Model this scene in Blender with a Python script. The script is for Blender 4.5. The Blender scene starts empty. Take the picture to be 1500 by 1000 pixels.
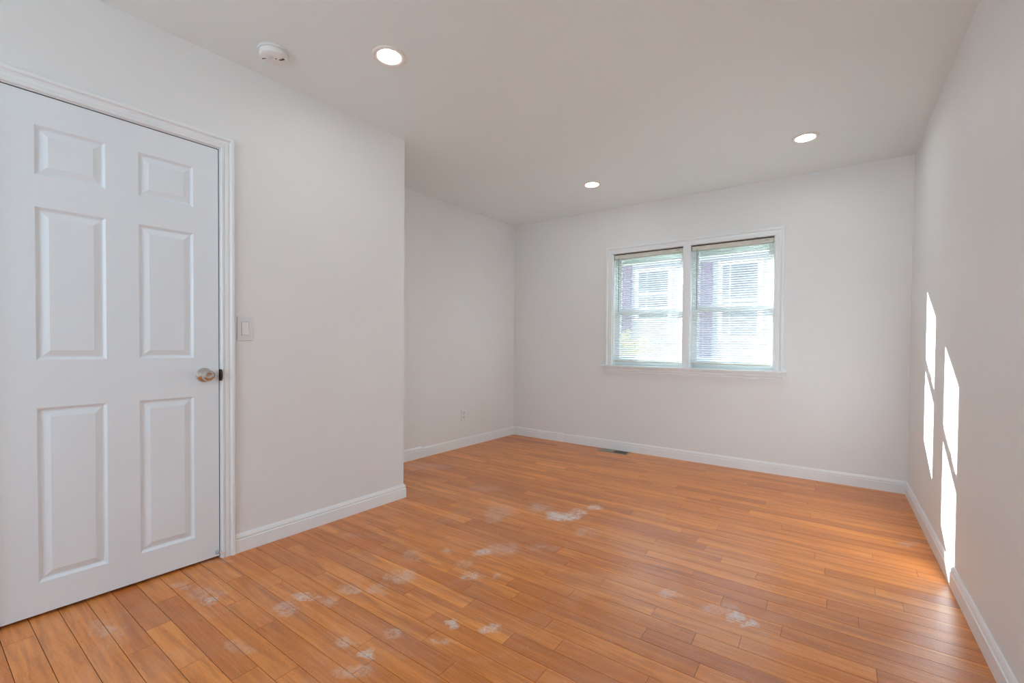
import bpy, bmesh, math, random
from mathutils import Vector, Matrix
random.seed(7)
PI = math.pi
sc = bpy.context.scene
COL = sc.collection

# ------------------------------------------------------------------ camera
YAW, PITCH, ROLL = 0.62381, -0.01757, 0.00789
F_PX, PCX, PCY, CAM_H = 653.585, 750.0, 515.72, 1.0596
fw = Vector((-math.sin(YAW)*math.cos(PITCH), math.cos(YAW)*math.cos(PITCH), math.sin(PITCH)))
rt0 = Vector((math.cos(YAW), math.sin(YAW), 0)); up0 = rt0.cross(fw)
rt = math.cos(ROLL)*rt0 + math.sin(ROLL)*up0
up = -math.sin(ROLL)*rt0 + math.cos(ROLL)*up0
cam = bpy.data.cameras.new('camera'); camo = bpy.data.objects.new('camera', cam); COL.objects.link(camo)
camo.matrix_world = Matrix(((rt.x, up.x, -fw.x, 0), (rt.y, up.y, -fw.y, 0), (rt.z, up.z, -fw.z, CAM_H), (0, 0, 0, 1)))
cam.sensor_width = 36; cam.lens = F_PX/1500*36
cam.shift_x = (750-PCX)/1500; cam.shift_y = (PCY-500)/1500
cam.clip_start = 0.02; cam.clip_end = 200
sc.camera = camo

# ------------------------------------------------------------------ sky, sun, exposure
LAMP = 54.0          # radiance of the recessed lamp lenses
SKY = 2.5
SUN = 34.0
w = bpy.data.worlds.new('world'); sc.world = w; w.use_nodes = True
nt = w.node_tree; nt.nodes.clear()
wo = nt.nodes.new('ShaderNodeOutputWorld'); bg = nt.nodes.new('ShaderNodeBackground')
tc = nt.nodes.new('ShaderNodeTexCoord'); sp = nt.nodes.new('ShaderNodeSeparateXYZ')
cr = nt.nodes.new('ShaderNodeValToRGB')
cr.color_ramp.elements[0].position = 0.0; cr.color_ramp.elements[0].color = (0.84, 0.93, 1.0, 1)
cr.color_ramp.elements[1].position = 0.8; cr.color_ramp.elements[1].color = (0.50, 0.70, 1.0, 1)
nt.links.new(tc.outputs['Generated'], sp.inputs[0]); nt.links.new(sp.outputs['Z'], cr.inputs[0])
nt.links.new(cr.outputs[0], bg.inputs['Color']); bg.inputs['Strength'].default_value = SKY
nt.links.new(bg.outputs[0], wo.inputs[0])
sunl = bpy.data.lights.new('sun', 'SUN'); sunl.energy = SUN; sunl.angle = math.radians(0.53); sunl.color = (0.92, 1.0, 1.05)
suno = bpy.data.objects.new('sun', sunl); COL.objects.link(suno)
SUN_D = Vector((1, -0.77, -0.445)).normalized()
suno.rotation_euler = SUN_D.to_track_quat('-Z', 'Y').to_euler(); suno.location = (-8, 10, 6)
def portal(name, loc, rot, sx, sy):     # marks a window opening for sky sampling; gives no light of its own
    l = bpy.data.lights.new(name, 'AREA'); l.shape = 'RECTANGLE'; l.size = sx; l.size_y = sy
    l.cycles.is_portal = True
    o = bpy.data.objects.new(name, l); COL.objects.link(o); o.location = loc; o.rotation_euler = rot
def window_fill_light(name, loc, rot, sx, sy, power, col):      # added area lamp standing in for daylight from the unseen window behind the camera
    l = bpy.data.lights.new(name, 'AREA'); l.shape = 'RECTANGLE'; l.size = sx; l.size_y = sy; l.energy = power; l.color = col
    o = bpy.data.objects.new(name, l); COL.objects.link(o); o.location = loc; o.rotation_euler = rot
window_fill_light('added fill light in the front window', (-1.0, -2.30, 1.45), (PI/2, 0, 0), 2.2, 1.4, 23, (0.75, 0.97, 1.15))
vs = sc.view_settings
vs.view_transform = 'Standard'; vs.look = 'None'; vs.gamma = 1; vs.use_curve_mapping = False
vs.exposure = 0.30
sc.cycles.max_bounces = 14; sc.cycles.diffuse_bounces = 8; sc.cycles.transparent_max_bounces = 16
sc.cycles.sample_clamp_indirect = 20.0

# ------------------------------------------------------------------ room numbers
H = 2.44
XL, XA, YE, YB, XR = -2.3885, -3.0531, 2.0502, 4.2788, 0.4506
SK = 0.033                       # the left walls stand about two degrees off square
YF = -2.1                        # the wall behind the camera
WT = 0.16
THL = math.atan2(1, SK)
def xa(y): return XA + SK*(y-YB)
def xl(y): return XL + SK*(y-YE)

# ------------------------------------------------------------------ materials
def mat(name, col, rough=0.5, metal=0.0, spec=0.5, emis=None, estr=0, coat=0):
    m = bpy.data.materials.new(name); m.use_nodes = True
    b = m.node_tree.nodes['Principled BSDF']
    b.inputs['Base Color'].default_value = (*col, 1); b.inputs['Roughness'].default_value = rough
    b.inputs['Metallic'].default_value = metal; b.inputs['Specular IOR Level'].default_value = spec
    if coat: b.inputs['Coat Weight'].default_value = coat
    if emis: b.inputs['Emission Color'].default_value = (*emis, 1); b.inputs['Emission Strength'].default_value = estr
    return m
def bump(m, scale, strength, dist=0.001, stretch=(1, 1, 1), detail=4, coord='Object', kind='noise'):
    n = m.node_tree.nodes; l = m.node_tree.links
    t = n.new('ShaderNodeTexCoord'); mp = n.new('ShaderNodeMapping'); mp.inputs['Scale'].default_value = stretch
    if kind == 'wave':
        x = n.new('ShaderNodeTexWave'); x.inputs['Distortion'].default_value = 9; x.inputs['Detail'].default_value = detail
        x.inputs['Detail Scale'].default_value = 0.6
    else:
        x = n.new('ShaderNodeTexNoise'); x.inputs['Detail'].default_value = detail
    x.inputs['Scale'].default_value = scale
    bm_ = n.new('ShaderNodeBump'); bm_.inputs['Strength'].default_value = strength; bm_.inputs['Distance'].default_value = dist
    l.new(t.outputs[coord], mp.inputs[0]); l.new(mp.outputs[0], x.inputs['Vector'])
    l.new(x.outputs[1] if kind == 'wave' else x.outputs[0], bm_.inputs['Height'])
    l.new(bm_.outputs[0], n['Principled BSDF'].inputs['Normal'])
    return m
def tint_noise(m, c1, c2, scale, detail=3, stretch=(1, 1, 1)):
    n = m.node_tree.nodes; l = m.node_tree.links
    t = n.new('ShaderNodeTexCoord'); mp = n.new('ShaderNodeMapping'); mp.inputs['Scale'].default_value = stretch
    x = n.new('ShaderNodeTexNoise'); x.inputs['Scale'].default_value = scale; x.inputs['Detail'].default_value = detail
    r = n.new('ShaderNodeValToRGB'); r.color_ramp.elements[0].color = (*c1, 1); r.color_ramp.elements[1].color = (*c2, 1)
    r.color_ramp.elements[0].position = 0.3; r.color_ramp.elements[1].position = 0.7
    l.new(t.outputs['Object'], mp.inputs[0]); l.new(mp.outputs[0], x.inputs['Vector']); l.new(x.outputs[0], r.inputs[0])
    l.new(r.outputs[0], n['Principled BSDF'].inputs['Base Color']); return m

M = {}
M['wall'] = bump(tint_noise(mat('wall paint', (0.8, 0.8, 0.8), 0.55, spec=0.3), (0.805, 0.81, 0.81), (0.825, 0.83, 0.83), 2.0), 260, 0.12, 0.0006)
M['ceiling'] = bump(tint_noise(mat('ceiling paint', (0.78, 0.78, 0.78), 0.8, spec=0.2), (0.82, 0.89, 0.90), (0.84, 0.91, 0.92), 1.5), 200, 0.1, 0.0006)
M['trim'] = bump(tint_noise(mat('trim paint', (0.85, 0.85, 0.85), 0.3, spec=0.5), (0.83, 0.86, 0.88), (0.86, 0.88, 0.895), 6.0), 30, 0.08, 0.0006, (1, 1, 0.3))
M['door'] = bump(mat('door paint', (0.80, 0.85, 0.895), 0.36, spec=0.5), 16, 0.12, 0.0010, (6, 1, 0.55), kind='wave', detail=3)
M['plastic'] = bump(mat('white plastic', (0.82, 0.82, 0.81), 0.32), 90, 0.03, 0.0003)
M['plastic2'] = bump(mat('pale plastic plate', (0.74, 0.76, 0.77), 0.32), 90, 0.03, 0.0003)
M['dark'] = tint_noise(mat('dark slot', (0.02, 0.02, 0.02), 0.7), (0.015, 0.014, 0.013), (0.03, 0.028, 0.026), 30)
M['grey'] = tint_noise(mat('grey plastic', (0.35, 0.36, 0.38), 0.5), (0.33, 0.34, 0.36), (0.38, 0.39, 0.41), 40)
M['chrome'] = bump(mat('satin nickel', (0.62, 0.58, 0.54), 0.16, metal=1), 60, 0.04, 0.0003)
M['strike'] = bump(mat('dark strike metal', (0.10, 0.09, 0.09), 0.4, metal=1), 60, 0.1, 0.0003)
M['vinyl'] = bump(mat('window vinyl', (0.82, 0.86, 0.85), 0.35), 50, 0.05, 0.0004)
M['slat'] = bump(mat('blind slat enamel', (0.86, 0.87, 0.88), 0.35), 50, 0.04, 0.0003)
M['rail'] = bump(tint_noise(mat('blind rail enamel', (0.66, 0.64, 0.56), 0.4), (0.62, 0.60, 0.52), (0.70, 0.68, 0.61), 12), 50, 0.04, 0.0003)
M['bracket'] = bump(mat('bronze bracket and shade strip', (0.10, 0.075, 0.055), 0.5, metal=0.3), 60, 0.05, 0.0003)  # also colours the strip that stands in for a shadow gap
M['cord'] = bump(mat('blind cord', (0.85, 0.86, 0.87), 0.7), 300, 0.2, 0.0003)
M['wand'] = bump(mat('clear wand plastic', (0.30, 0.36, 0.38), 0.15), 60, 0.03, 0.0003)
M['lampring'] = bump(mat('lamp trim enamel', (0.85, 0.80, 0.76), 0.4), 90, 0.03, 0.0003)
M['register'] = bump(tint_noise(mat('register metal', (0.42, 0.38, 0.30), 0.45, metal=0.3), (0.33, 0.31, 0.25), (0.48, 0.43, 0.35), 25), 60, 0.1, 0.0004)
M['subfloor'] = tint_noise(mat('floor seam wood', (0.11, 0.045, 0.018), 0.9), (0.035, 0.014, 0.006), (0.06, 0.025, 0.010), 20)
M['siding'] = bump(tint_noise(mat('neighbour siding', (0.80, 0.80, 0.84), 0.6), (0.45, 0.44, 0.50), (0.52, 0.51, 0.57), 3), 1, 0.1)
M['purple'] = bump(mat('shutter paint', (0.24, 0.18, 0.27), 0.6), 40, 0.1)
M['outglass'] = tint_noise(mat('neighbour window glass', (0.30, 0.33, 0.38), 0.1), (0.12, 0.13, 0.16), (0.22, 0.24, 0.28), 3)
M['roof'] = bump(tint_noise(mat('roof shingle', (0.12, 0.11, 0.12), 0.8), (0.09, 0.09, 0.10), (0.16, 0.15, 0.16), 8), 30, 0.3)
M['lawn'] = bump(tint_noise(mat('lawn', (0.10, 0.16, 0.06), 0.9), (0.09, 0.14, 0.05), (0.20, 0.24, 0.10), 12), 80, 0.5, 0.01)
M['leafy'] = bump(tint_noise(mat('yellow leaves', (0.75, 0.62, 0.15), 0.6), (0.42, 0.48, 0.24), (0.85, 0.72, 0.42), 7), 60, 0.3, 0.01)
M['bark'] = bump(mat('bark', (0.12, 0.08, 0.05), 0.9), 60, 0.4, 0.01)
M['concrete'] = bump(tint_noise(mat('foundation', (0.5, 0.5, 0.5), 0.9), (0.45, 0.46, 0.48), (0.56, 0.57, 0.6), 8), 60, 0.2)

# lamp lens
m = bpy.data.materials.new('lamp lens'); m.use_nodes = True
b = m.node_tree.nodes['Principled BSDF']; b.inputs['Base Color'].default_value = (0.9, 0.9, 0.9, 1)
b.inputs['Emission Color'].default_value = (0.91, 1.0, 1.0, 1); b.inputs['Emission Strength'].default_value = LAMP
M['lens'] = m
# window glass: thin architectural pane
m = bpy.data.materials.new('window glass'); m.use_nodes = True
n = m.node_tree.nodes; l = m.node_tree.links; n.clear()
o_ = n.new('ShaderNodeOutputMaterial'); mx = n.new('ShaderNodeMixShader'); tr = n.new('ShaderNodeBsdfTransparent')
gl = n.new('ShaderNodeBsdfGlossy'); gl.inputs['Roughness'].default_value = 0.02
lw = n.new('ShaderNodeLayerWeight'); pw = n.new('ShaderNodeMath'); pw.operation = 'POWER'; pw.inputs[1].default_value = 5
lw.inputs['Blend'].default_value = 0.5
fr = n.new('ShaderNodeMath'); fr.operation = 'MULTIPLY_ADD'; fr.inputs[1].default_value = 0.9; fr.inputs[2].default_value = 0.03
l.new(lw.outputs['Facing'], pw.inputs[0]); l.new(pw.outputs[0], fr.inputs[0])
tr.inputs['Color'].default_value = (0.93, 0.95, 0.95, 1)
l.new(fr.outputs[0], mx.inputs[0]); l.new(tr.outputs[0], mx.inputs[1]); l.new(gl.outputs[0], mx.inputs[2]); l.new(mx.outputs[0], o_.inputs[0])
M['glass'] = m

# ------------------------------------------------------------------ mesh helpers
def box(bm, x0, x1, y0, y1, z0, z1, bev=0.0):
    r = bmesh.ops.create_cube(bm, size=1)
    vs_ = r['verts']
    for v in vs_:
        v.co = Vector(((x0+x1)/2 + v.co.x*(x1-x0), (y0+y1)/2 + v.co.y*(y1-y0), (z0+z1)/2 + v.co.z*(z1-z0)))
    if bev:
        es = list({e for v in vs_ for e in v.link_edges})
        bmesh.ops.bevel(bm, geom=es, offset=bev, segments=2, affect='EDGES', profile=0.5)
def prism(bm, prof, p0, ax_len, ax_d, ax_z):
    """extrude profile [(d,z)...] along vector ax_len starting at p0; d along ax_d, z along ax_z"""
    a = [bm.verts.new(p0 + ax_d*d + ax_z*z) for d, z in prof]
    b_ = [bm.verts.new(p0 + ax_len + ax_d*d + ax_z*z) for d, z in prof]
    k = len(prof)
    for i in range(k): bm.faces.new((a[i], a[(i+1) % k], b_[(i+1) % k], b_[i]))
    bm.faces.new(a[::-1]); bm.faces.new(b_)
def lathe(bm, prof, seg=48, mtx=None, cap=True):
    """profile [(r, h)...] about local z"""
    rings = []
    for r, h in prof:
        if r < 1e-6:
            v = bm.verts.new((0, 0, h)); rings.append([v])
        else:
            rings.append([bm.verts.new((r*math.cos(2*PI*i/seg), r*math.sin(2*PI*i/seg), h)) for i in range(seg)])
    new = [v for r in rings for v in r]
    for a, b_ in zip(rings, rings[1:]):
        for i in range(seg):
            j = (i+1) % seg
            if len(a) == 1 and len(b_) == 1: continue
            if len(a) == 1: bm.faces.new((a[0], b_[j], b_[i]))
            elif len(b_) == 1: bm.faces.new((a[i], a[j], b_[0]))
            else: bm.faces.new((a[i], a[j], b_[j], b_[i]))
    if mtx: bmesh.ops.transform(bm, matrix=mtx, verts=new)
def tube(bm, p, q, r, seg=10):
    p, q = Vector(p), Vector(q); d = q-p
    mtx = Matrix.Translation(p) @ d.to_track_quat('Z', 'Y').to_matrix().to_4x4()
    lathe(bm, [(0, 0), (r, 0), (r, d.length), (0, d.length)], seg, mtx)
def obj(name, bm, m, parent=None, smooth=False, mats=None):
    bmesh.ops.recalc_face_normals(bm, faces=bm.faces[:])
    me = bpy.data.meshes.new(name); bm.to_mesh(me); bm.free()
    for k in (mats or [m]): me.materials.append(M[k] if isinstance(k, str) else k)
    o = bpy.data.objects.new(name, me); COL.objects.link(o)
    if parent: o.parent = parent
    if smooth:
        for p in me.polygons: p.use_smooth = True
        me.set_sharp_from_angle(angle=math.radians(35))
    return o
def empty(name, loc, rz=0.0, rx=0.0):
    o = bpy.data.objects.new(name, None); COL.objects.link(o); o.empty_display_size = 0.05
    o.location = loc; o.rotation_euler = (rx, 0, rz); return o
def tag(o, label=None, cat=None, group=None, kind=None):
    if label: o['label'] = label
    if cat: o['category'] = cat
    if group: o['group'] = group
    if kind: o['kind'] = kind
    return o
def struct(o, label=None, cat=None): return tag(o, label, cat, kind='structure')

# left-wall local frame: X along the wall (to the right when facing it), -Y into the room
uL = Vector((SK, 1, 0)).normalized()
FL = lambda name: empty(name, (XL, YE, 0), THL)      # u = 0 at the outer corner

# ------------------------------------------------------------------ floor: strip boards as one mesh
JOINTS = [(213,924),(193,957),(246,877),(266,859),(401,834),(395,860),(506,806),(503,825),(573,790),(404,908),(428,981),(540,938),(544,968),(493,881),(610,860),(667,830),(690,857),(693,880),(636,898),(633,928),(746,934),(666,970),(755,873),(793,988),(746,853),(647,789),(580,776),(814,728),(767,692),(803,689),(837,820),(823,803),(758,780),(698,769),(641,760),(692,760),(806,834),(700,692),(882,753),(923,753),(977,762),(1001,774),(949,807),(1021,790),(1032,803),(1057,818),(1014,841),(881,854),(962,790),(990,714),(1005,729),(1042,730),(839,867),(804,913),(821,942),(954,900),(943,928),(1015,937),(1057,880),(948,996),(1108,843),(1193,814),(1278,814),(1208,837),(1282,867),(1324,891),(1343,838),(1211,886),(1258,914),(1123,887),(1144,926),(1083,942)]
def to_plane(px, py, P0=Vector((0, 0, 0)), nrm=Vector((0, 0, 1))):   # where a sight line of the photo meets a surface of the room
    d = fw + rt*((px-PCX)/F_PX) - up*((py-PCY)/F_PX); c = Vector((0, 0, CAM_H))
    return c + d*((P0-c).dot(nrm)/d.dot(nrm))
PW, PY0 = 0.0797, 0.292
rows = {}
for q in JOINTS:
    P = to_plane(*q); rows.setdefault(math.floor((P.y-PY0)/PW), []).append(P.x)
DARK = {(503,825): 'L', (666,970): 'L', (837,820): 'L', (823,803): 'L', (1032,803): 'L', (1258,914): 'L', (213,924): 'L', (246,877): 'R', (610,860): 'L', (404,908): 'R', (1042,730): 'R', (758,780): 'L', (814,728): 'L', (1005,729): 'R', (746,934): 'R', (493,881): 'R', (690,857): 'L', (1208,837): 'R', (573,790): 'L', (506,806): 'L'}
LIGHT = {(610,860): 'R', (667,830): 'L', (213,924): 'R', (1021,790): 'R', (949,807): 'R', (573,790): 'R', (1057,818): 'R'}
marks = []
for q, s in DARK.items(): P = to_plane(*q); marks.append((math.floor((P.y-PY0)/PW), P.x + (0.03 if s == 'R' else -0.03), -1))
for q, s in LIGHT.items(): P = to_plane(*q); marks.append((math.floor((P.y-PY0)/PW), P.x + (0.03 if s == 'R' else -0.03), 1))
bm = bmesh.new(); lay = bm.loops.layers.float_color.new('tone')
rg = random.Random(11); prev = []
for r in range(math.floor((YF-PY0)/PW), math.ceil((YB-PY0)/PW)+1):
    y0 = max(PY0 + r*PW, YF-0.05); y1 = min(PY0 + (r+1)*PW, YB+0.05)
    if y1-y0 < 0.01: continue
    js = [-3.35] + sorted(rows.get(r, [])) + [XR+0.05]
    cuts = [js[0]]
    for a, b_ in zip(js, js[1:]):
        if b_-a < 0.10 and b_ != js[-1]: continue
        x = a
        while b_-x > 1.25:
            for _ in range(12):
                c = x + rg.uniform(0.3, 1.05)
                if b_-c > 0.25 and all(abs(c-p_) > 0.1 for p_ in prev): break
            if b_-c < 0.2: break
            cuts.append(c); x = c
        cuts.append(b_)
    prev = cuts[1:-1]
    g = 0.0009
    for a, b_ in zip(cuts, cuts[1:]):
        br = min(1, max(0, rg.gauss(0.50, 0.17))); hue = rg.random(); off = rg.random()
        for mr, mxx, sgn in marks:
            if mr == r and a < mxx < b_: br = 0.22 if sgn < 0 else 0.80
        vsq = [bm.verts.new(c) for c in ((a+0.0006, y0+g, 0), (b_-0.0006, y0+g, 0), (b_-0.0006, y1-g, 0), (a+0.0006, y1-g, 0))]
        low = [bm.verts.new((v.co.x, v.co.y, -0.004)) for v in vsq]
        fs = [bm.faces.new(vsq)] + [bm.faces.new((vsq[i], low[i], low[(i+1) % 4], vsq[(i+1) % 4])) for i in range(4)]
        for f in fs:
            for lp in f.loops: lp[lay] = (hue, br, off, 1)
n0 = len(bm.faces)
box(bm, -3.35, XR+0.1, YF-0.1, YB+0.1, -0.12, -0.003)
bm.faces.ensure_lookup_table()
for f in bm.faces[n0:]: f.material_index = 1

# board material: tone per board, grain along the boards, plaster dust lying in patches
m = bpy.data.materials.new('oak strip floor'); m.use_nodes = True; M['floor'] = m
n = m.node_tree.nodes; l = m.node_tree.links; B = n['Principled BSDF']
def nd(t, **k):
    x = n.new(t)
    for a, v in k.items(): setattr(x, a, v)
    return x
def math_(op, a, b_=None, c=None, clamp=False):
    x = nd('ShaderNodeMath', operation=op, use_clamp=clamp)
    for i, v in enumerate((a, b_, c)):
        if v is None: continue
        if isinstance(v, (int, float)): x.inputs[i].default_value = v
        else: l.new(v, x.inputs[i])
    return x.outputs[0]
def mixc(f, a, b_, bt='MIX'):
    x = nd('ShaderNodeMix', data_type='RGBA', blend_type=bt)
    for s, v in ((0, f), (6, a), (7, b_)):
        if isinstance(v, (int, float)): x.inputs[s].default_value = v
        elif isinstance(v, tuple): x.inputs[s].default_value = (*v, 1)
        else: l.new(v, x.inputs[s])
    return x.outputs[2]
def noise(vec, scale, detail=3, rough=0.5, dist=0.0):
    x = nd('ShaderNodeTexNoise'); x.inputs['Scale'].default_value = scale; x.inputs['Detail'].default_value = detail
    x.inputs['Roughness'].default_value = rough; x.inputs['Distortion'].default_value = dist; l.new(vec, x.inputs['Vector']); return x
at = nd('ShaderNodeAttribute', attribute_name='tone'); se = nd('ShaderNodeSeparateColor'); l.new(at.outputs['Color'], se.inputs[0])
hue, brt, off = se.outputs
co = nd('ShaderNodeTexCoord').outputs['Object']
sx = nd('ShaderNodeSeparateXYZ'); l.new(co, sx.inputs[0])
cb = nd('ShaderNodeCombineXYZ')
l.new(math_('MULTIPLY', sx.outputs[0], 1.6), cb.inputs[0]); l.new(math_('MULTIPLY', sx.outputs[1], 22.0), cb.inputs[1]); l.new(math_('MULTIPLY', off, 60.0), cb.inputs[2])
gv = cb.outputs[0]
g1 = noise(gv, 1.3, 4, 0.6, 0.8).outputs[0]
cb2 = nd('ShaderNodeCombineXYZ')
l.new(math_('MULTIPLY', sx.outputs[0], 9.0), cb2.inputs[0]); l.new(math_('MULTIPLY', sx.outputs[1], 170.0), cb2.inputs[1]); l.new(math_('MULTIPLY', off, 90.0), cb2.inputs[2])
g2 = noise(cb2.outputs[0], 1.0, 3, 0.65, 0.3).outputs[0]
wv = nd('ShaderNodeTexWave', bands_direction='Y'); cb3 = nd('ShaderNodeCombineXYZ')
l.new(math_('MULTIPLY', sx.outputs[0], 0.9), cb3.inputs[0]); l.new(math_('MULTIPLY', sx.outputs[1], 7.0), cb3.inputs[1]); l.new(math_('MULTIPLY', off, 40.0), cb3.inputs[2])
l.new(cb3.outputs[0], wv.inputs['Vector']); wv.inputs['Scale'].default_value = 2.4; wv.inputs['Distortion'].default_value = 7; wv.inputs['Detail'].default_value = 2; wv.inputs['Detail Scale'].default_value = 1.2
base = mixc(brt, (0.52, 0.135, 0.024), (0.97, 0.36, 0.070))
base = mixc(math_('MULTIPLY', hue, 0.35), base, (0.82, 0.27, 0.035))
dk = math_('MULTIPLY', math_('SUBTRACT', 0.53, g1, clamp=True), 3.4, clamp=True)
base = mixc(dk, base, (0.50, 0.135, 0.018))
lt = math_('MULTIPLY', math_('SUBTRACT', g1, 0.55, clamp=True), 1.8, clamp=True)
base = mixc(lt, base, (0.94, 0.40, 0.10))
base = mixc(math_('MULTIPLY', math_('SUBTRACT', g2, 0.5, clamp=True), 1.3, clamp=True), base, (0.44, 0.13, 0.02))
base = mixc(math_('MULTIPLY', math_('POWER', wv.outputs[1], 3.0), math_('MULTIPLY', math_('GREATER_THAN', off, 0.7), 0.15)), base, (0.20, 0.07, 0.025))
# dust patches: centre, half-size along / across (photo pixels), strength
DUST = [(826,757,26,7,1.5),(846,750,11,6,1.2),(810,752,12,5,1.1),(790,743,15,6,0.55),(787,742,26,10,0.25),(871,743,10,4,1.0),(735,748,24,11,0.4),(722,758,16,8,0.35),(705,808,15,6,0.85),(738,803,26,11,0.42),(790,803,28,6,0.35),
        (692,843,15,7,0.9),(654,807,8,4,0.6),(680,828,14,7,0.4),(727,841,7,5,0.4),(587,843,25,11,0.62),(556,862,18,9,0.4),(603,815,16,8,0.42),(664,913,12,6,0.8),(648,941,16,6,0.5),(718,921,14,6,0.95),
        (308,880,14,8,1.1),(302,868,30,10,0.4),(420,890,18,10,0.55),(450,874,26,5,0.8),(478,880,20,8,0.4),(512,864,22,9,0.42),(540,957,13,10,0.75),(522,985,38,12,0.38),(500,942,14,10,0.55),(573,928,18,10,0.5),
        (163,925,18,12,0.4),(142,916,12,10,0.3),(264,858,14,5,0.45),(345,945,20,10,0.3),(362,950,14,8,0.25),(1076,905,13,7,1.0),(1096,914,12,6,1.15),(1052,892,28,8,0.5),(980,868,18,7,0.5),(862,779,22,9,0.3),(1330,797,18,4,0.4),(625,683,40,5,0.3),(710,715,26,6,0.25),(300,822,40,3,0.35),(515,785,20,5,0.2)]
wn = noise(co, 14, 3, 0.6); wsub = nd('ShaderNodeVectorMath', operation='SUBTRACT'); l.new(wn.outputs[1], wsub.inputs[0]); wsub.inputs[1].default_value = (0.5, 0.5, 0.5)
wsc = nd('ShaderNodeVectorMath', operation='SCALE'); l.new(wsub.outputs[0], wsc.inputs[0]); wsc.inputs['Scale'].default_value = 0.10
wadd = nd('ShaderNodeVectorMath', operation='ADD'); l.new(co, wadd.inputs[0]); l.new(wsc.outputs[0], wadd.inputs[1]); wp = wadd.outputs[0]
acc = None
for px, py, rx, ry, st in DUST:
    C = to_plane(px, py); A = to_plane(px+rx, py) - C; D = to_plane(px, py+ry) - C
    det = A.x*D.y - A.y*D.x
    ra, rb = Vector((D.y/det, -D.x/det, 0)), Vector((-A.y/det, A.x/det, 0))
    s = nd('ShaderNodeVectorMath', operation='SUBTRACT'); l.new(wp, s.inputs[0]); s.inputs[1].default_value = (C.x, C.y, 0)
    d1 = nd('ShaderNodeVectorMath', operation='DOT_PRODUCT'); l.new(s.outputs[0], d1.inputs[0]); d1.inputs[1].default_value = ra
    d2 = nd('ShaderNodeVectorMath', operation='DOT_PRODUCT'); l.new(s.outputs[0], d2.inputs[0]); d2.inputs[1].default_value = rb
    q = math_('ADD', math_('MULTIPLY', d1.outputs['Value'], d1.outputs['Value']), math_('MULTIPLY', d2.outputs['Value'], d2.outputs['Value']))
    v = math_('MULTIPLY', math_('SUBTRACT', 1.35, q, clamp=True), st)
    acc = v if acc is None else math_('MAXIMUM', acc, v)
sn = noise(co, 55, 5, 0.7, 1.5).outputs[0]; sn2 = noise(co, 9, 3, 0.6, 0.6).outputs[0]
tex = math_('ADD', math_('MULTIPLY', math_('SUBTRACT', sn, 0.36, clamp=True), 2.4), math_('MULTIPLY', math_('SUBTRACT', sn2, 0.45), 1.6))
dust = math_('MULTIPLY', math_('MULTIPLY', acc, 1.25), tex, clamp=True)
film = math_('MULTIPLY', math_('MULTIPLY', math_('SUBTRACT', 3.1, sx.outputs[1], clamp=True), math_('SUBTRACT', noise(co, 3.4, 5, 0.7, 0.8).outputs[0], 0.44, clamp=True)), math_('MULTIPLY', sn, 0.9), clamp=True)
specks = math_('MULTIPLY', math_('GREATER_THAN', noise(co, 190, 1, 0.3).outputs[0], 0.765), 0.6)
allm = math_('MAXIMUM', dust, math_('MAXIMUM', film, specks))
blot = noise(gv, 0.55, 3, 0.6, 1.5).outputs[0]
base = mixc(math_('MULTIPLY', math_('SUBTRACT', 0.50, blot, clamp=True), 3.0, clamp=True), base, (0.42, 0.105, 0.022))
fine = noise(co, 260, 3, 0.7).outputs[0]
base = mixc(math_('MULTIPLY', math_('SUBTRACT', fine, 0.52, clamp=True), 1.6, clamp=True), base, (0.95, 0.52, 0.24))
base = mixc(math_('MULTIPLY', math_('SUBTRACT', 0.46, fine, clamp=True), 1.6, clamp=True), base, (0.36, 0.10, 0.02))
base = mixc(math_('MULTIPLY', allm, 0.92, clamp=True), base, (0.82, 0.78, 0.75))
l.new(base, B.inputs['Base Color'])
l.new(math_('ADD', math_('MULTIPLY', allm, 0.3), math_('ADD', 0.22, math_('MULTIPLY', g2, 0.16)), clamp=True), B.inputs['Roughness'])
B.inputs['Specular IOR Level'].default_value = 0.62
bp = nd('ShaderNodeBump'); bp.inputs['Strength'].default_value = 0.25; bp.inputs['Distance'].default_value = 0.0008
l.new(math_('ADD', g2, math_('MULTIPLY', noise(co, 7, 2).outputs[0], 1.2)), bp.inputs['Height']); l.new(bp.outputs[0], B.inputs['Normal'])
struct(obj('floor', bm, None, mats=['floor', 'subfloor']), 'orange oak strip floor with patches of white dust', 'floor')

# ------------------------------------------------------------------ walls and ceiling
bm = bmesh.new(); box(bm, -3.6, XR+0.2, YF-0.2, YB+0.2, H, H+0.15)
struct(obj('ceiling', bm, 'ceiling'), 'plain white ceiling with recessed lamps', 'ceiling')
# window opening
WX0, WX1, WZ0, WZ1 = -1.829, -0.401, 0.845, 1.985
bm = bmesh.new()
box(bm, -3.4, WX0, YB, YB+WT, 0, H); box(bm, WX1, XR+0.2, YB, YB+WT, 0, H)
box(bm, WX0, WX1, YB, YB+WT, 0, WZ0); box(bm, WX0, WX1, YB, YB+WT, WZ1, H)
struct(obj('wall_back', bm, 'wall'), 'off-white back wall with the window', 'wall')
bm = bmesh.new(); box(bm, XR, XR+WT, YF-0.2, YB, 0, H)
struct(obj('wall_right', bm, 'wall'), 'right wall with slanted patches of sunlight', 'wall')
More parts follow.
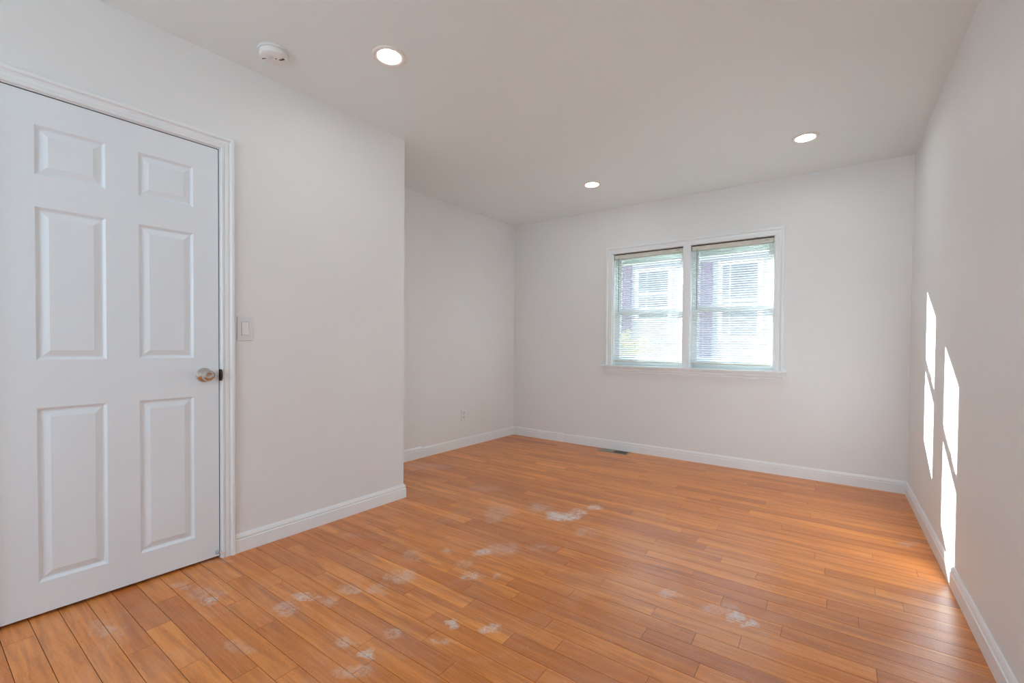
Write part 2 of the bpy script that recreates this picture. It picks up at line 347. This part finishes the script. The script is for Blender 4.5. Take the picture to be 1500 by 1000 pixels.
# door wall (local frame, u = 0 at its free end)
DU0, DU1, DZ = -1.843, -1.1185, 1.992
fr_ = FL('wall_left')
bm = bmesh.new()
def lbox(bm, u0, u1, d0, d1, z0, z1, bev=0):  box(bm, u0, u1, -d1, -d0, z0, z1, bev)   # d = out into the room
lbox(bm, DU1+0.008, 0, -0.12, 0, 0, H); lbox(bm, -4.2, DU0-0.008, -0.12, 0, 0, H); lbox(bm, DU0-0.008, DU1+0.008, -0.12, 0, DZ+0.008, H)
def left_mesh(name, bm, m, **k):
    o = obj(name, bm, m, **k); o.location = (XL, YE, 0); o.rotation_euler = (0, 0, THL); return o
COL.objects.unlink(fr_); bpy.data.objects.remove(fr_)
struct(left_mesh('wall_left', bm, 'wall'), 'white wall with the panel door, ending at an outer corner', 'wall')
# return wall closing the space behind the door, and the alcove wall
bm = bmesh.new(); lbox(bm, -0.11, 0, -0.80, -0.12, 0, H)
struct(left_mesh('wall_return', bm, 'wall'), 'short return wall behind the outer corner', 'wall')
bm = bmesh.new(); box(bm, -6.5, 0, 0, 0.15, 0, H)
o = obj('wall_alcove', bm, 'wall'); o.location = (XA, YB, 0); o.rotation_euler = (0, 0, THL)
struct(o, 'far left wall of the alcove with a power outlet', 'wall')
# wall behind the camera; its wide, unseen window opening is added for daylight
RX0, RX1, RZ0, RZ1 = -2.1, 0.1, 0.75, 2.15
bm = bmesh.new()
box(bm, -3.4, RX0, YF-WT, YF, 0, H); box(bm, RX1, XR+0.2, YF-WT, YF, 0, H)
box(bm, RX0, RX1, YF-WT, YF, 0, RZ0); box(bm, RX0, RX1, YF-WT, YF, RZ1, H)
struct(obj('wall_front', bm, 'wall'), 'wall behind the camera with an added window opening', 'wall')
bm = bmesh.new()
box(bm, RX0-0.07, RX1+0.07, YF, YF+0.018, RZ1, RZ1+0.07, 0.003); box(bm, RX0-0.07, RX1+0.07, YF, YF+0.03, RZ0-0.03, RZ0, 0.003)
for a, b_ in ((RX0-0.07, RX0), (RX1, RX1+0.07), ((RX0+RX1)/2-0.03, (RX0+RX1)/2+0.03)): box(bm, a, b_, YF, YF+0.018, RZ0, RZ1, 0.003)
wo2 = struct(obj('added_window', bm, 'trim'), 'white framed window added behind the camera, unseen', 'window')
bm = bmesh.new(); box(bm, RX0, RX1, YF-0.09, YF-0.085, RZ0, RZ1); obj('pane', bm, 'glass', wo2)  # pane of the added window
portal('sky portal back', ((WX0+WX1)/2, YB+WT+0.08, (WZ0+WZ1)/2), (PI/2, 0, PI), WX1-WX0, WZ1-WZ0)

# ------------------------------------------------------------------ baseboards
BH = 0.093
BB = [(0, 0), (0.0130, 0), (0.0130, 0.063), (0.0095, 0.066), (0.0095, 0.069), (0.0115, 0.074), (0.0090, 0.084), (0.0045, BH), (0, BH)]
def base(name, p0, p1, out, label, prof=BB):
    bm = bmesh.new(); p0, p1 = Vector(p0), Vector(p1)
    prism(bm, prof, p0, p1-p0, Vector(out), Vector((0, 0, 1)))
    return struct(obj(name, bm, 'trim'), label, 'baseboard')
nL = Vector((1, -SK, 0)).normalized()
base('baseboard_right', (XR, YF, 0), (XR, YB, 0), (-1, 0, 0), 'white baseboard along the sunlit right wall')
PB2 = [(d*0.75, z*0.95) for d, z in BB]
BJ = [-2.381, -2.283]
bm = bmesh.new()
for a, b_, pr in ((xa(YB), BJ[0], BB), (BJ[0], BJ[1], PB2), (BJ[1], XR, BB)):
    prism(bm, pr, Vector((a, YB, 0)), Vector((b_-a, 0, 0)), Vector((0, -1, 0)), Vector((0, 0, 1)))
struct(obj('baseboard_back', bm, 'trim'), 'white baseboard under the window wall, with a patched joint', 'baseboard')
a0 = Vector((XA, YB, 0))
bm = bmesh.new()
prism(bm, BB, a0, -uL*1.41, nL, Vector((0, 0, 1)))
prism(bm, [(d*1.25, z*1.13) for d, z in BB], a0 - uL*1.41, -uL*0.83, nL, Vector((0, 0, 1)))
struct(obj('baseboard_alcove', bm, 'trim'), 'white baseboard of the alcove, thicker piece at its near end', 'baseboard')
bm = bmesh.new(); o0 = Vector((XL, YE, 0))
def mitre_run(bm, prof, pts, outs):
    """profile swept through pts with outward offset vectors given per point (mitred)"""
    rings = [[bm.verts.new(Vector(p) + Vector(o)*d + Vector((0, 0, z))) for d, z in prof] for p, o in zip(pts, outs)]
    k = len(prof)
    for A, C in zip(rings, rings[1:]):
        for i in range(k): bm.faces.new((A[i], A[(i+1) % k], C[(i+1) % k], C[i]))
    bm.faces.new(rings[0][::-1]); bm.faces.new(rings[-1])
vE = Vector((SK, 1, 0)).normalized()
pR = o0 - nL*0.66
mitre_run(bm, BB, [o0 + uL*(DU1+0.063), o0, pR], [nL, nL+vE, vE])
struct(obj('baseboard_left', bm, 'trim'), 'white baseboard from the door casing round the outer corner', 'baseboard')
bm = bmesh.new(); prism(bm, BB, o0 + uL*(DU0-0.07), -uL*2.2, nL, Vector((0, 0, 1)))
struct(obj('baseboard_door', bm, 'trim'), 'white baseboard left of the door', 'baseboard')

# ------------------------------------------------------------------ door
dr = empty('door_1', (XL, YE, 0), THL)
struct(dr, 'white six-panel door with a satin knob, closed', 'door')
# slab: front face with six sunk and raised panels
S0, S1, SZ0, SZ1 = -1.8395, -1.1225, 0.014, 1.9875
cols = [(-1.733, -1.532), (-1.426, -1.225)]; rws = [(0.134, 0.803), (0.985, 1.566), (1.686, 1.873)]
bm = bmesh.new()
FY = 0.002        # slab face a little behind the wall face
xs = sorted([S0, S1] + [v for c in cols for v in c]); zs = sorted([SZ0, SZ1] + [v for c in rws for v in c])
V = {}
def gvx(x, z, y=FY):
    k = (round(x, 5), round(y, 5), round(z, 5))
    if k not in V: V[k] = bm.verts.new((x, y, z))
    return V[k]
for i in range(len(xs)-1):
    for j in range(len(zs)-1):
        x0, x1, z0, z1 = xs[i], xs[i+1], zs[j], zs[j+1]
        if (x0, x1) in cols and (z0, z1) in rws:
            lv = [(0, 0), (0.004, 0.0035), (0.009, 0.0085), (0.013, 0.0095), (0.017, 0.0085), (0.036, 0.0015), (0.037, 0.0010)]
            rings = [[gvx(x0+t, z0+t, FY+dp), gvx(x1-t, z0+t, FY+dp), gvx(x1-t, z1-t, FY+dp), gvx(x0+t, z1-t, FY+dp)] for t, dp in lv]
            for A, C in zip(rings, rings[1:]):
                for k in range(4): bm.faces.new((A[k], A[(k+1) % 4], C[(k+1) % 4], C[k]))
            bm.faces.new(rings[-1])
        else:
            bm.faces.new((gvx(x0, z0), gvx(x1, z0), gvx(x1, z1), gvx(x0, z1)))
# edges and back
bd = [(x, SZ0) for x in xs] + [(S1, z) for z in zs[1:]] + [(x, SZ1) for x in xs[::-1][1:]] + [(S0, z) for z in zs[::-1][1:-1]]
bk = [bm.verts.new((x, FY+0.038, z)) for x, z in bd]
for k in range(len(bd)):
    k2 = (k+1) % len(bd); bm.faces.new((gvx(*bd[k]), gvx(*bd[k2]), bk[k2], bk[k]))
bm.faces.new(bk)
slab = obj('slab', bm, 'door', dr)
# knob set
kn = obj('door_knob', (lambda b_: (lathe(b_, [(0, 0), (0.034, 0), (0.0345, 0.003), (0.031, 0.008), (0.020, 0.012), (0.0125, 0.016), (0.0115, 0.028), (0.015, 0.033), (0.0225, 0.039), (0.0265, 0.048), (0.0262, 0.056), (0.022, 0.062), (0.013, 0.065), (0.0105, 0.0635), (0, 0.0635)], 48, Matrix.Translation((-1.184, FY, 0.902)) @ Matrix.Rotation(PI/2, 4, 'X')), b_)[1])(bmesh.new()), 'chrome', dr, smooth=True)
kn['label'] = 'satin nickel round knob'
bm = bmesh.new(); box(bm, -1.1905, -1.1775, FY-0.0695, FY-0.063, 0.8995, 0.9045, 0.0015); obj('knob_button', bm, 'chrome', kn)
# jamb and stop
bm = bmesh.new()
lbox(bm, DU1, DU1+0.02, -0.12, -0.0005, 0, DZ+0.02); lbox(bm, DU0-0.02, DU0, -0.12, -0.0005, 0, DZ+0.02); lbox(bm, DU0, DU1, -0.12, -0.0005, DZ, DZ+0.02)
lbox(bm, DU1-0.012, DU1, -0.09, -0.046, 0, DZ); lbox(bm, DU0, DU0+0.012, -0.09, -0.046, 0, DZ); lbox(bm, DU0, DU1, -0.09, -0.046, DZ-0.012, DZ)
obj('jamb', bm, 'trim', dr)
bm = bmesh.new()  # dark strips stand in for the shade in the gap round the slab
lbox(bm, DU1-0.003, DU1-0.0004, -0.040, -0.006, 0.01, DZ-0.001); lbox(bm, DU0+0.0004, DU0+0.003, -0.040, -0.006, 0.01, DZ-0.001); lbox(bm, DU0+0.001, DU1-0.001, -0.040, -0.006, DZ-0.0035, DZ-0.0006)
obj('gap_shade', bm, 'dark', dr)['label'] = 'dark strip putting shade into the gap round the door'
# strike lip on the jamb edge
bm = bmesh.new()
seg = 14
f_ = [bm.verts.new((DU1+0.0002+0.0062*math.sin(PI*k/seg), -0.0195, 0.9-0.028*math.cos(PI*k/seg))) for k in range(seg+1)]
b2 = [bm.verts.new((v.co.x, -0.0165, v.co.z)) for v in f_]
bm.faces.new(f_); bm.faces.new(b2[::-1])
for k in range(seg+1): bm.faces.new((f_[k], f_[(k+1) % (seg+1)], b2[(k+1) % (seg+1)], b2[k]))
box(bm, DU1-0.0005, DU1+0.0012, -0.019, 0.03, 0.872, 0.928)
obj('strike_plate', bm, 'strike', dr)['label'] = 'dark metal strike lip'
# casing: colonial profile, mitred round the opening
CP = [(0, 0), (0, 0.0095), (0.003, 0.0125), (0.010, 0.0130), (0.0115, 0.0085), (0.0145, 0.0085), (0.017, 0.0105), (0.030, 0.0125), (0.0345, 0.0095), (0.038, 0.0100), (0.0405, 0.0165), (0.044, 0.0200), (0.054, 0.0200), (0.0575, 0.017), (0.059, 0.012), (0.059, 0)]
def casing(bm, x0, x1, z0, z1, prof, closed_bottom=False):
    pts = [(x0, z0, (-1, 0)), (x0, z1, (-1, 1)), (x1, z1, (1, 1)), (x1, z0, (1, 0))]
    rings = [[bm.verts.new((x+dx*t, -d, z+dz*t)) for t, d in prof] for x, z, (dx, dz) in pts]
    k = len(prof)
    for A, C in zip(rings, rings[1:]):
        for i in range(k): bm.faces.new((A[i], A[(i+1) % k], C[(i+1) % k], C[i]))
    bm.faces.new(rings[0][::-1]); bm.faces.new(rings[-1])
bm = bmesh.new(); casing(bm, DU0-0.004, DU1+0.004, 0.0, DZ+0.004, CP)
obj('casing', bm, 'trim', dr)

# door stop screwed low on the casing, pointing across the door
ds = empty('door_stop', tuple(o0 + uL*(-1.114) + nL*0.0125 + Vector((0, 0, 0.03))), THL)
tag(ds, 'small white door stop screwed low on the right door casing', 'door stop')
def dirm(p, q): p, q = Vector(p), Vector(q); return Matrix.Translation(p) @ (q-p).to_track_quat('Z', 'Y').to_matrix().to_4x4()
p_, q_ = (0.008, 0.001, -0.006), (-0.036, -0.019, 0.020)
bm = bmesh.new(); lathe(bm, [(0, 0), (0.0075, 0), (0.0078, 0.003), (0.005, 0.007), (0.0042, 0.018), (0.0045, 0.028), (0.007, 0.036), (0, 0.036)], 24, dirm(p_, q_))
obj('stop_arm', bm, 'plastic', ds, smooth=True)
bm = bmesh.new(); lathe(bm, [(0, 0.0355), (0.0072, 0.0355), (0.0105, 0.042), (0.0105, 0.046), (0.008, 0.0475), (0, 0.0475)], 24, dirm(p_, q_))
obj('stop_tip', bm, 'grey', ds, smooth=True)['label'] = 'grey flared tip'

# ------------------------------------------------------------------ rocker switch beside the casing
sw = empty('light_switch', tuple(o0 + uL*(-1.006) + Vector((0, 0, 1.129))), THL)
tag(sw, 'white rocker light switch on the wall right of the door', 'light switch')
bm = bmesh.new(); box(bm, -0.036, 0.036, -0.006, 0, -0.059, 0.059, 0.0022); obj('wall_plate', bm, 'plastic2', sw)
bm = bmesh.new(); box(bm, -0.0175, 0.0175, -0.0068, -0.004, -0.0345, 0.0345, 0.0005); obj('rocker_frame', bm, 'grey', sw)
bm = bmesh.new()
pr = [(-0.033, 0.004), (-0.033, 0.0075), (0.0, 0.0078), (0.033, 0.0125), (0.033, 0.004)]
prism(bm, [(d, z) for z, d in pr][::-1], Vector((-0.0158, 0, 0)), Vector((0.0316, 0, 0)), Vector((0, -1, 0)), Vector((0, 0, -1)))
obj('rocker', bm, 'plastic', sw)

# ------------------------------------------------------------------ outlet on the alcove wall
ou = empty('power_outlet', tuple(a0 + uL*(-0.845) + Vector((0, 0, 0.329))), THL)
tag(ou, 'white double power outlet low on the alcove wall', 'outlet')
bm = bmesh.new(); box(bm, -0.0355, 0.0355, -0.006, 0, -0.058, 0.058, 0.0022); obj('wall_plate', bm, 'plastic', ou)
for zc in (0.0215, -0.0215):
    bm = bmesh.new()
    lathe(bm, [(0, 0.005), (0.0165, 0.005), (0.0165, 0.0075), (0, 0.0075)], 28, Matrix.Translation((0, 0, zc)) @ Matrix.Rotation(PI/2, 4, 'X') @ Matrix.Diagonal((1.05, 0.85, 1, 1)))
    so = obj('socket', bm, 'plastic2', ou)
    bm = bmesh.new()
    box(bm, -0.0075, -0.0052, -0.0079, -0.0070, zc-0.004, zc+0.006); box(bm, 0.0052, 0.0075, -0.0079, -0.0070, zc-0.003, zc+0.005)
    lathe(bm, [(0, 0.0070), (0.0024, 0.0070), (0.0024, 0.0079), (0, 0.0079)], 12, Matrix.Translation((0, 0, zc-0.0085)) @ Matrix.Rotation(PI/2, 4, 'X'))
    obj('slot', bm, 'dark', so)
bm = bmesh.new(); lathe(bm, [(0, 0.0055), (0.003, 0.0055), (0.0026, 0.0068), (0, 0.0070)], 14, Matrix.Rotation(PI/2, 4, 'X')); obj('screw', bm, 'grey', ou)

# ------------------------------------------------------------------ window in the back wall
wn_ = empty('window_1', (0, YB, 0)); struct(wn_, 'white double window of two sash pairs in the back wall', 'window')
MX0, MX1 = -1.137, -1.069
CPW = [(0, 0), (0, 0.012), (0.003, 0.014), (0.011, 0.014), (0.0125, 0.0095), (0.016, 0.0095), (0.019, 0.0115), (0.036, 0.0130), (0.040, 0.0100), (0.044, 0.0105), (0.047, 0.0175), (0.052, 0.021), (0.062, 0.021), (0.067, 0.018), (0.069, 0.012), (0.069, 0)]
bm = bmesh.new(); casing(bm, WX0, WX1, 0.858, 1.9775, CPW); obj('casing', bm, 'trim', wn_)
bm = bmesh.new(); box(bm, MX0, MX1, -0.014, 0.05, 0.855, 1.978, 0.002); box(bm, MX0+0.008, MX1-0.008, -0.017, -0.01, 0.858, 1.978, 0.002); obj('mullion', bm, 'trim', wn_)
bm = bmesh.new(); box(bm, -1.929, -0.305, -0.052, 0.0, 0.840, 0.857, 0.004); box(bm, WX0, WX1, -0.002, 0.09, 0.838, 0.857); obj('stool', bm, 'trim', wn_)
bm = bmesh.new()
prism(bm, [(0, 0.771), (0.0, 0.838), (0.030, 0.838), (0.030, 0.827), (0.022, 0.823), (0.024, 0.812), (0.022, 0.803), (0.014, 0.800), (0.016, 0.790), (0.014, 0.781), (0.009, 0.778), (0.009, 0.771)], Vector((-1.889, 0, 0)), Vector((1.562, 0, 0)), Vector((0, -1, 0)), Vector((0, 0, 1)))
obj('apron', bm, 'trim', wn_)
bm = bmesh.new()   # jamb liners, head and outer sill
box(bm, WX0, WX0+0.010, 0.0, WT, 0.857, WZ1); box(bm, WX1-0.010, WX1, 0.0, WT, 0.857, WZ1)
box(bm, WX0, WX1, 0.0, WT, 1.9775, WZ1); box(bm, WX0, WX1, 0.09, WT+0.03, 0.845, 0.875)
box(bm, MX0, MX1, 0.045, WT, 0.857, 1.978)
obj('jamb', bm, 'vinyl', wn_)
bm = bmesh.new()   # added outer trim standing proud, head and sill shaped to clip the sunlight
for a, b_ in ((WX0-0.05, WX0+0.014), (MX0-0.006, MX1+0.006), (WX1-0.014, WX1+0.05)): box(bm, a, b_, WT, WT+0.05, 0.80, 2.05, 0.003)
box(bm, WX0-0.05, WX1+0.05, WT, WT+0.05, 1.893, 2.05, 0.003); box(bm, WX0-0.05, WX1+0.05, WT, WT+0.06, 0.80, 0.945, 0.003)
obj('sun_clipping_trim', bm, 'vinyl', wn_)
units = [(WX0+0.010, MX0), (MX1, WX1-0.010)]
def sash(x0, x1, z0, z1, y0, y1, st, bot, top):
    bm = bmesh.new(); e = 0.0012
    box(bm, x0, x0+st, y0, y1, z0, z1, e); box(bm, x1-st, x1, y0, y1, z0, z1, e)
    box(bm, x0+st-0.001, x1-st+0.001, y0, y1, z0, z0+bot, e); box(bm, x0+st-0.001, x1-st+0.001, y0, y1, z1-top, z1, e)
    s = obj('sash', bm, 'vinyl', wn_)
    bm = bmesh.new(); ym = (y0+y1)/2; box(bm, x0+st-0.002, x1-st+0.002, ym-0.002, ym+0.002, z0+bot-0.002, z1-top+0.002); obj('pane', bm, 'glass', s)
    return s
for a, b_ in units:
    s1 = sash(a+0.012, b_-0.012, 0.875, 1.422, 0.062, 0.088, 0.036, 0.052, 0.046)
    bm = bmesh.new(); xc = (a+b_)/2; box(bm, xc-0.028, xc+0.028, 0.064, 0.084, 1.421, 1.430, 0.003); box(bm, xc-0.008, xc+0.024, 0.060, 0.072, 1.428, 1.438, 0.003); obj('sash_lock', bm, 'vinyl', s1)
    sash(a+0.012, b_-0.012, 1.370, 1.972, 0.092, 0.118, 0.036, 0.060, 0.044)
    bm = bmesh.new(); box(bm, a, a+0.012, 0.058, 0.13, 0.875, 1.978); box(bm, b_-0.012, b_, 0.058, 0.13, 0.875, 1.978); obj('track', bm, 'vinyl', wn_)

# ------------------------------------------------------------------ venetian blinds
def blind(x0, x1, label):
    bl = empty('window_blind', ((x0+x1)/2, YB+0.028, 1.966)); wd = (x1-x0)/2
    tag(bl, label, 'window blind', 'white mini blinds in the double window')
    bm = bmesh.new()   # U-shaped head rail
    box(bm, -wd, wd, -0.0130, -0.0122, -0.037, 0, 0.0003); box(bm, -wd, wd, 0.0122, 0.0130, -0.037, 0, 0.0003); box(bm, -wd, wd, -0.0130, 0.0130, -0.037, -0.0358, 0.0003)
    box(bm, -wd, wd, -0.0140, -0.0122, -0.003, 0, 0.0006); box(bm, -wd, wd, -0.0140, -0.0122, -0.0375, -0.0335, 0.0006)
    hr = obj('head_rail', bm, 'rail', bl)
    bm = bmesh.new(); box(bm, wd-0.060, wd-0.050, -0.0136, -0.0128, -0.016, -0.012); box(bm, wd-0.046, wd-0.036, -0.0136, -0.0128, -0.015, -0.011)
    obj('rail_mark', bm, 'dark', hr)
    bm = bmesh.new(); box(bm, -wd, wd, -0.012, 0.014, 0.0015, 0.009); box(bm, -wd-0.0035, -wd+0.001, -0.015, 0.014, -0.038, 0.009); box(bm, wd-0.001, wd+0.0035, -0.012, 0.014, -0.038, 0.009)  # end brackets; the long top strip paints the shadow gap above the rail
    obj('bracket_and_gap_shade', bm, 'bracket', bl)['label'] = 'dark bronze bracket and shade strip on the head rail, top strip standing in for a shadow gap'
    bm = bmesh.new()   # slats, crowned, tilted with their outer edge up
    tilt = math.radians(31); z = -0.046; pitch = 0.0203; k = 0
    ztop = 1.966; zb = 0.912
    while ztop + z > zb + 0.004:
        t = tilt + random.uniform(-0.02, 0.02)
        if k < 4: t = math.radians(12)
        pts = []
        for i in range(5):
            s = -1 + i*0.5; yy = s*0.0125; hh = 0.0022*(1-s*s)
            pts.append((yy*math.cos(t) - hh*math.sin(t), yy*math.sin(t) + hh*math.cos(t)))
        top = pts; bot = [(y, h-0.0005) for y, h in pts[::-1]]
        prism(bm, top+bot, Vector((-wd+0.004, 0, z)), Vector((2*wd-0.008, 0, 0)), Vector((0, 1, 0)), Vector((0, 0, 1)))
        z -= (0.0085 if k < 3 else pitch); k += 1
    obj('slats', bm, 'slat', bl)
    bm = bmesh.new(); box(bm, -wd+0.004, wd-0.004, -0.0115, 0.0115, 0.893-ztop, 0.906-ztop, 0.003); br = obj('bottom_rail', bm, 'rail', bl)
    for fx in (-0.70, -0.02, 0.66):
        bm = bmesh.new()
        for yy in (-0.0128, 0.0128): tube(bm, (fx*wd, yy, 0.905-ztop), (fx*wd, yy, -0.037), 0.0008, 6)
        tube(bm, (fx*wd+0.004, 0, 0.900-ztop), (fx*wd+0.004, 0, -0.037), 0.0007, 6)
        obj('ladder_cord', bm, 'cord', bl)
        bm = bmesh.new(); lathe(bm, [(0, -0.003), (0.005, -0.003), (0.005, 0), (0, 0)], 12, Matrix.Translation((fx*wd, -0.004, 0.893-ztop))); obj('cord_button', bm, 'plastic', br)
    bm = bmesh.new(); xw = -wd+0.045; tube(bm, (xw, -0.019, -0.036), (xw+0.004, -0.021, -0.575), 0.0038, 6); tube(bm, (xw, -0.012, -0.018), (xw, -0.019, -0.037), 0.0016, 6)
    obj('tilt_wand', bm, 'wand', bl)
    bm = bmesh.new(); tube(bm, (wd-0.020, -0.017, -0.024), (wd-0.018, -0.018, -0.70), 0.0010, 6); lathe(bm, [(0, 0), (0.0045, 0), (0.003, 0.022), (0, 0.024)], 10, Matrix.Translation((wd-0.018, -0.018, -0.724)))
    obj('pull_cord', bm, 'cord', bl)
blind(WX0+0.014, MX0-0.004, 'white mini blind in the left half of the double window, slats open')
blind(MX1+0.004, WX1-0.014, 'white mini blind in the right half of the double window, slats open')

# ------------------------------------------------------------------ ceiling fittings
def downlight(x, y, label, real=True):
    e = empty('recessed_light', (x, y, H)); tag(e, label, 'ceiling light', 'recessed ceiling lights')
    bm = bmesh.new(); lathe(bm, [(0.0790, 0), (0.0788, -0.0025), (0.0765, -0.0055), (0.0725, -0.0075), (0.0690, -0.0078), (0.0555, -0.0045), (0.0550, -0.0005)], 56); obj('trim_ring', bm, 'lampring', e, smooth=True)
    bm = bmesh.new(); lathe(bm, [(0.0556, -0.0020), (0.030, -0.0026), (0, -0.0028)], 48); obj('lens', bm, 'lens', e, smooth=True)
downlight(-1.756, 1.410, 'round recessed ceiling light beside the smoke detector, nearest of the lit ones')
downlight(-1.707, 3.530, 'smallest round recessed ceiling light, above the left of the window')
downlight(-0.172, 3.536, 'round recessed ceiling light near the right wall')

sd = empty('smoke_detector', (-2.178, 1.071, H), math.radians(20)); tag(sd, 'round white smoke detector on the ceiling above the door wall', 'smoke detector')
bm = bmesh.new(); lathe(bm, [(0, 0), (0.066, 0), (0.067, -0.003), (0.066, -0.010), (0, -0.010)], 56); obj('base_plate', bm, 'plastic2', sd, smooth=True)
bm = bmesh.new(); lathe(bm, [(0.0595, -0.010), (0.0600, -0.024), (0.057, -0.031), (0.050, -0.034), (0.030, -0.0365), (0, -0.037)], 56); cv = obj('cover', bm, 'plastic', sd, smooth=True)
for xa_, xb_, ya_, yb_, zz in ((-0.052, -0.030, -0.016, -0.013, -0.0362), (0.020, 0.046, 0.010, 0.0125, -0.0375), (0.020, 0.046, 0.016, 0.0185, -0.0372)):
    bm = bmesh.new(); box(bm, xa_, xb_, ya_, yb_, zz, -0.030); obj('vent_slot', bm, 'dark', cv)
bm = bmesh.new(); lathe(bm, [(0.014, -0.036), (0.014, -0.0385), (0.012, -0.040), (0, -0.0405)], 24, Matrix.Translation((-0.004, -0.018, 0))); tb = obj('test_button', bm, 'plastic2', sd, smooth=True)
bm = bmesh.new(); lathe(bm, [(0.0030, -0.036), (0.0028, -0.0385), (0, -0.039)], 12, Matrix.Translation((0.014, 0.000, 0))); obj('indicator', bm, 'dark', sd)

# ------------------------------------------------------------------ floor register by the back wall
rg_ = empty('floor_register', (-1.755, 4.192, 0)); tag(rg_, 'tan metal floor vent by the back baseboard, half open', 'floor vent')
bm = bmesh.new(); e = 0.0012
box(bm, -0.150, 0.150, -0.062, -0.050, 0, 0.005, e); box(bm, -0.150, 0.150, 0.050, 0.062, 0, 0.005, e)
box(bm, -0.150, -0.136, -0.062, 0.062, 0, 0.005, e); box(bm, 0.136, 0.150, -0.062, 0.062, 0, 0.005, e)
fm = obj('frame', bm, 'register', rg_)
bm = bmesh.new(); box(bm, -0.137, 0.137, -0.051, 0.051, 0.0002, 0.0008); obj('duct_opening', bm, 'dark', rg_)
bm = bmesh.new()
for k in range(13): box(bm, -0.135+k*0.0105, -0.1285+k*0.0105, -0.050, 0.050, 0.002, 0.0042)
box(bm, -0.135, 0.135, -0.0015, 0.0015, 0.001, 0.004)
obj('louvers', bm, 'register', rg_)

# ------------------------------------------------------------------ outdoors beyond the window
G0 = -0.7
bm = bmesh.new(); box(bm, -30, 30, YB+0.5, 45, G0-0.2, G0); struct(obj('ground', bm, 'lawn'), 'grass between the houses', 'ground')
nh = empty('neighbour_house', (-2.0, 9.5, G0)); tag(nh, 'pale sided neighbouring house seen through the blinds', 'house')
bm = bmesh.new()
x0, x1 = -2.7, 4.0; zc = 0.45
prof = [(0.3, 0.0)]
for k in range(24): prof += [(-0.0, zc+k*0.15), (-0.018, zc+k*0.15), (0.0, zc+(k+1)*0.15)]
prof += [(0.3, zc+24*0.15)]
prof = [(0.3, zc)] + prof[1:]
prism(bm, [(d, z) for d, z in prof], Vector((x0, 0, 0)), Vector((x1-x0, 0, 0)), Vector((0, 1, 0)), Vector((0, 0, 1)))
box(bm, x0, x1, 0.3, 6.0, zc, zc+3.6)
obj('siding', bm, 'siding', nh)
bm = bmesh.new(); box(bm, x0+0.02, x1-0.02, 0.03, 6.0, 0, zc); obj('foundation', bm, 'concrete', nh)
bm = bmesh.new(); prism(bm, [(-0.4, 4.05), (6.4, 4.05), (3.0, 5.25)], Vector((x0-0.3, 0, 0)), Vector((x1-x0+0.6, 0, 0)), Vector((0, 1, 0)), Vector((0, 0, 1))); obj('roof', bm, 'roof', nh)
P9 = lambda px, py: to_plane(px, py, Vector((0, 9.48, 0)), Vector((0, 1, 0)))
def house_rect(name, px0, px1, py0, py1, m, thick=0.04, par=None):
    a = P9(px0, (py0+py1)/2); c = P9(px1, (py0+py1)/2); pm = (px0+px1)/2
    zt, zb_ = P9(pm, py0).z, P9(pm, py1).z
    bm = bmesh.new(); box(bm, a.x+2.0, c.x+2.0, -thick-0.018, -0.01, zb_-G0, zt-G0, 0.005)
    return obj(name, bm, m, par or nh), a.x+2.0, c.x+2.0, zb_-G0, zt-G0
house_rect('shutter', 912, 925, 388, 492, 'purple')
house_rect('shutter', 1026, 1043, 385, 528, 'purple')
wf, a, c, zb_, zt = house_rect('window_frame', 1052, 1118, 380, 500, 'vinyl')
bm = bmesh.new(); box(bm, a+0.08, c-0.08, -0.064, -0.056, zb_+0.08, (zb_+zt)/2-0.03); box(bm, a+0.08, c-0.08, -0.064, -0.056, (zb_+zt)/2+0.03, zt-0.08); obj('glass', bm, 'outglass', wf)
wf, a, c, zb_, zt = house_rect('window_frame', 931, 985, 392, 470, 'vinyl')
bm = bmesh.new(); box(bm, a+0.08, c-0.08, -0.064, -0.056, zb_+0.08, (zb_+zt)/2-0.03); box(bm, a+0.08, c-0.08, -0.064, -0.056, (zb_+zt)/2+0.03, zt-0.08); obj('glass', bm, 'outglass', wf)
# shrub with yellow leaves
sh = empty('yellow_shrub', (-2.95, 7.7, G0)); tag(sh, 'yellow leaved shrub seen low through the left blind', 'shrub')
rs = random.Random(5)
bm = bmesh.new()
for k in range(1500):
    th = rs.uniform(0, 2*PI); u = rs.uniform(-0.5, 1); rr = rs.uniform(0.75, 1.0) * (1+0.25*math.sin(3*th+1))
    c = Vector((0.42*rr*math.cos(th)*math.sqrt(1-u*u), 0.36*rr*math.sin(th)*math.sqrt(1-u*u), 1.50+0.45*u*rr))
    a = Vector((rs.gauss(0, 1), rs.gauss(0, 1), rs.gauss(0, 1))).normalized(); b_ = a.cross(Vector((0.3, 0.5, 0.8))).normalized()
    s = rs.uniform(0.025, 0.05)
    q = [c - a*s, c + b_*s*0.45, c + a*s, c - b_*s*0.45]
    vv = [bm.verts.new(x) for x in q] ; cc = bm.verts.new(c + a.cross(b_)*s*0.2)
    for i in range(4): bm.faces.new((vv[i], vv[(i+1) % 4], cc))
obj('foliage', bm, 'leafy', sh)
bm = bmesh.new()
for k in range(9):
    th = k*0.7; tube(bm, (0.05*math.cos(th), 0.05*math.sin(th), 0), (0.25*math.cos(th), 0.22*math.sin(th), 1.55), 0.012, 6)
obj('stems', bm, 'bark', sh)
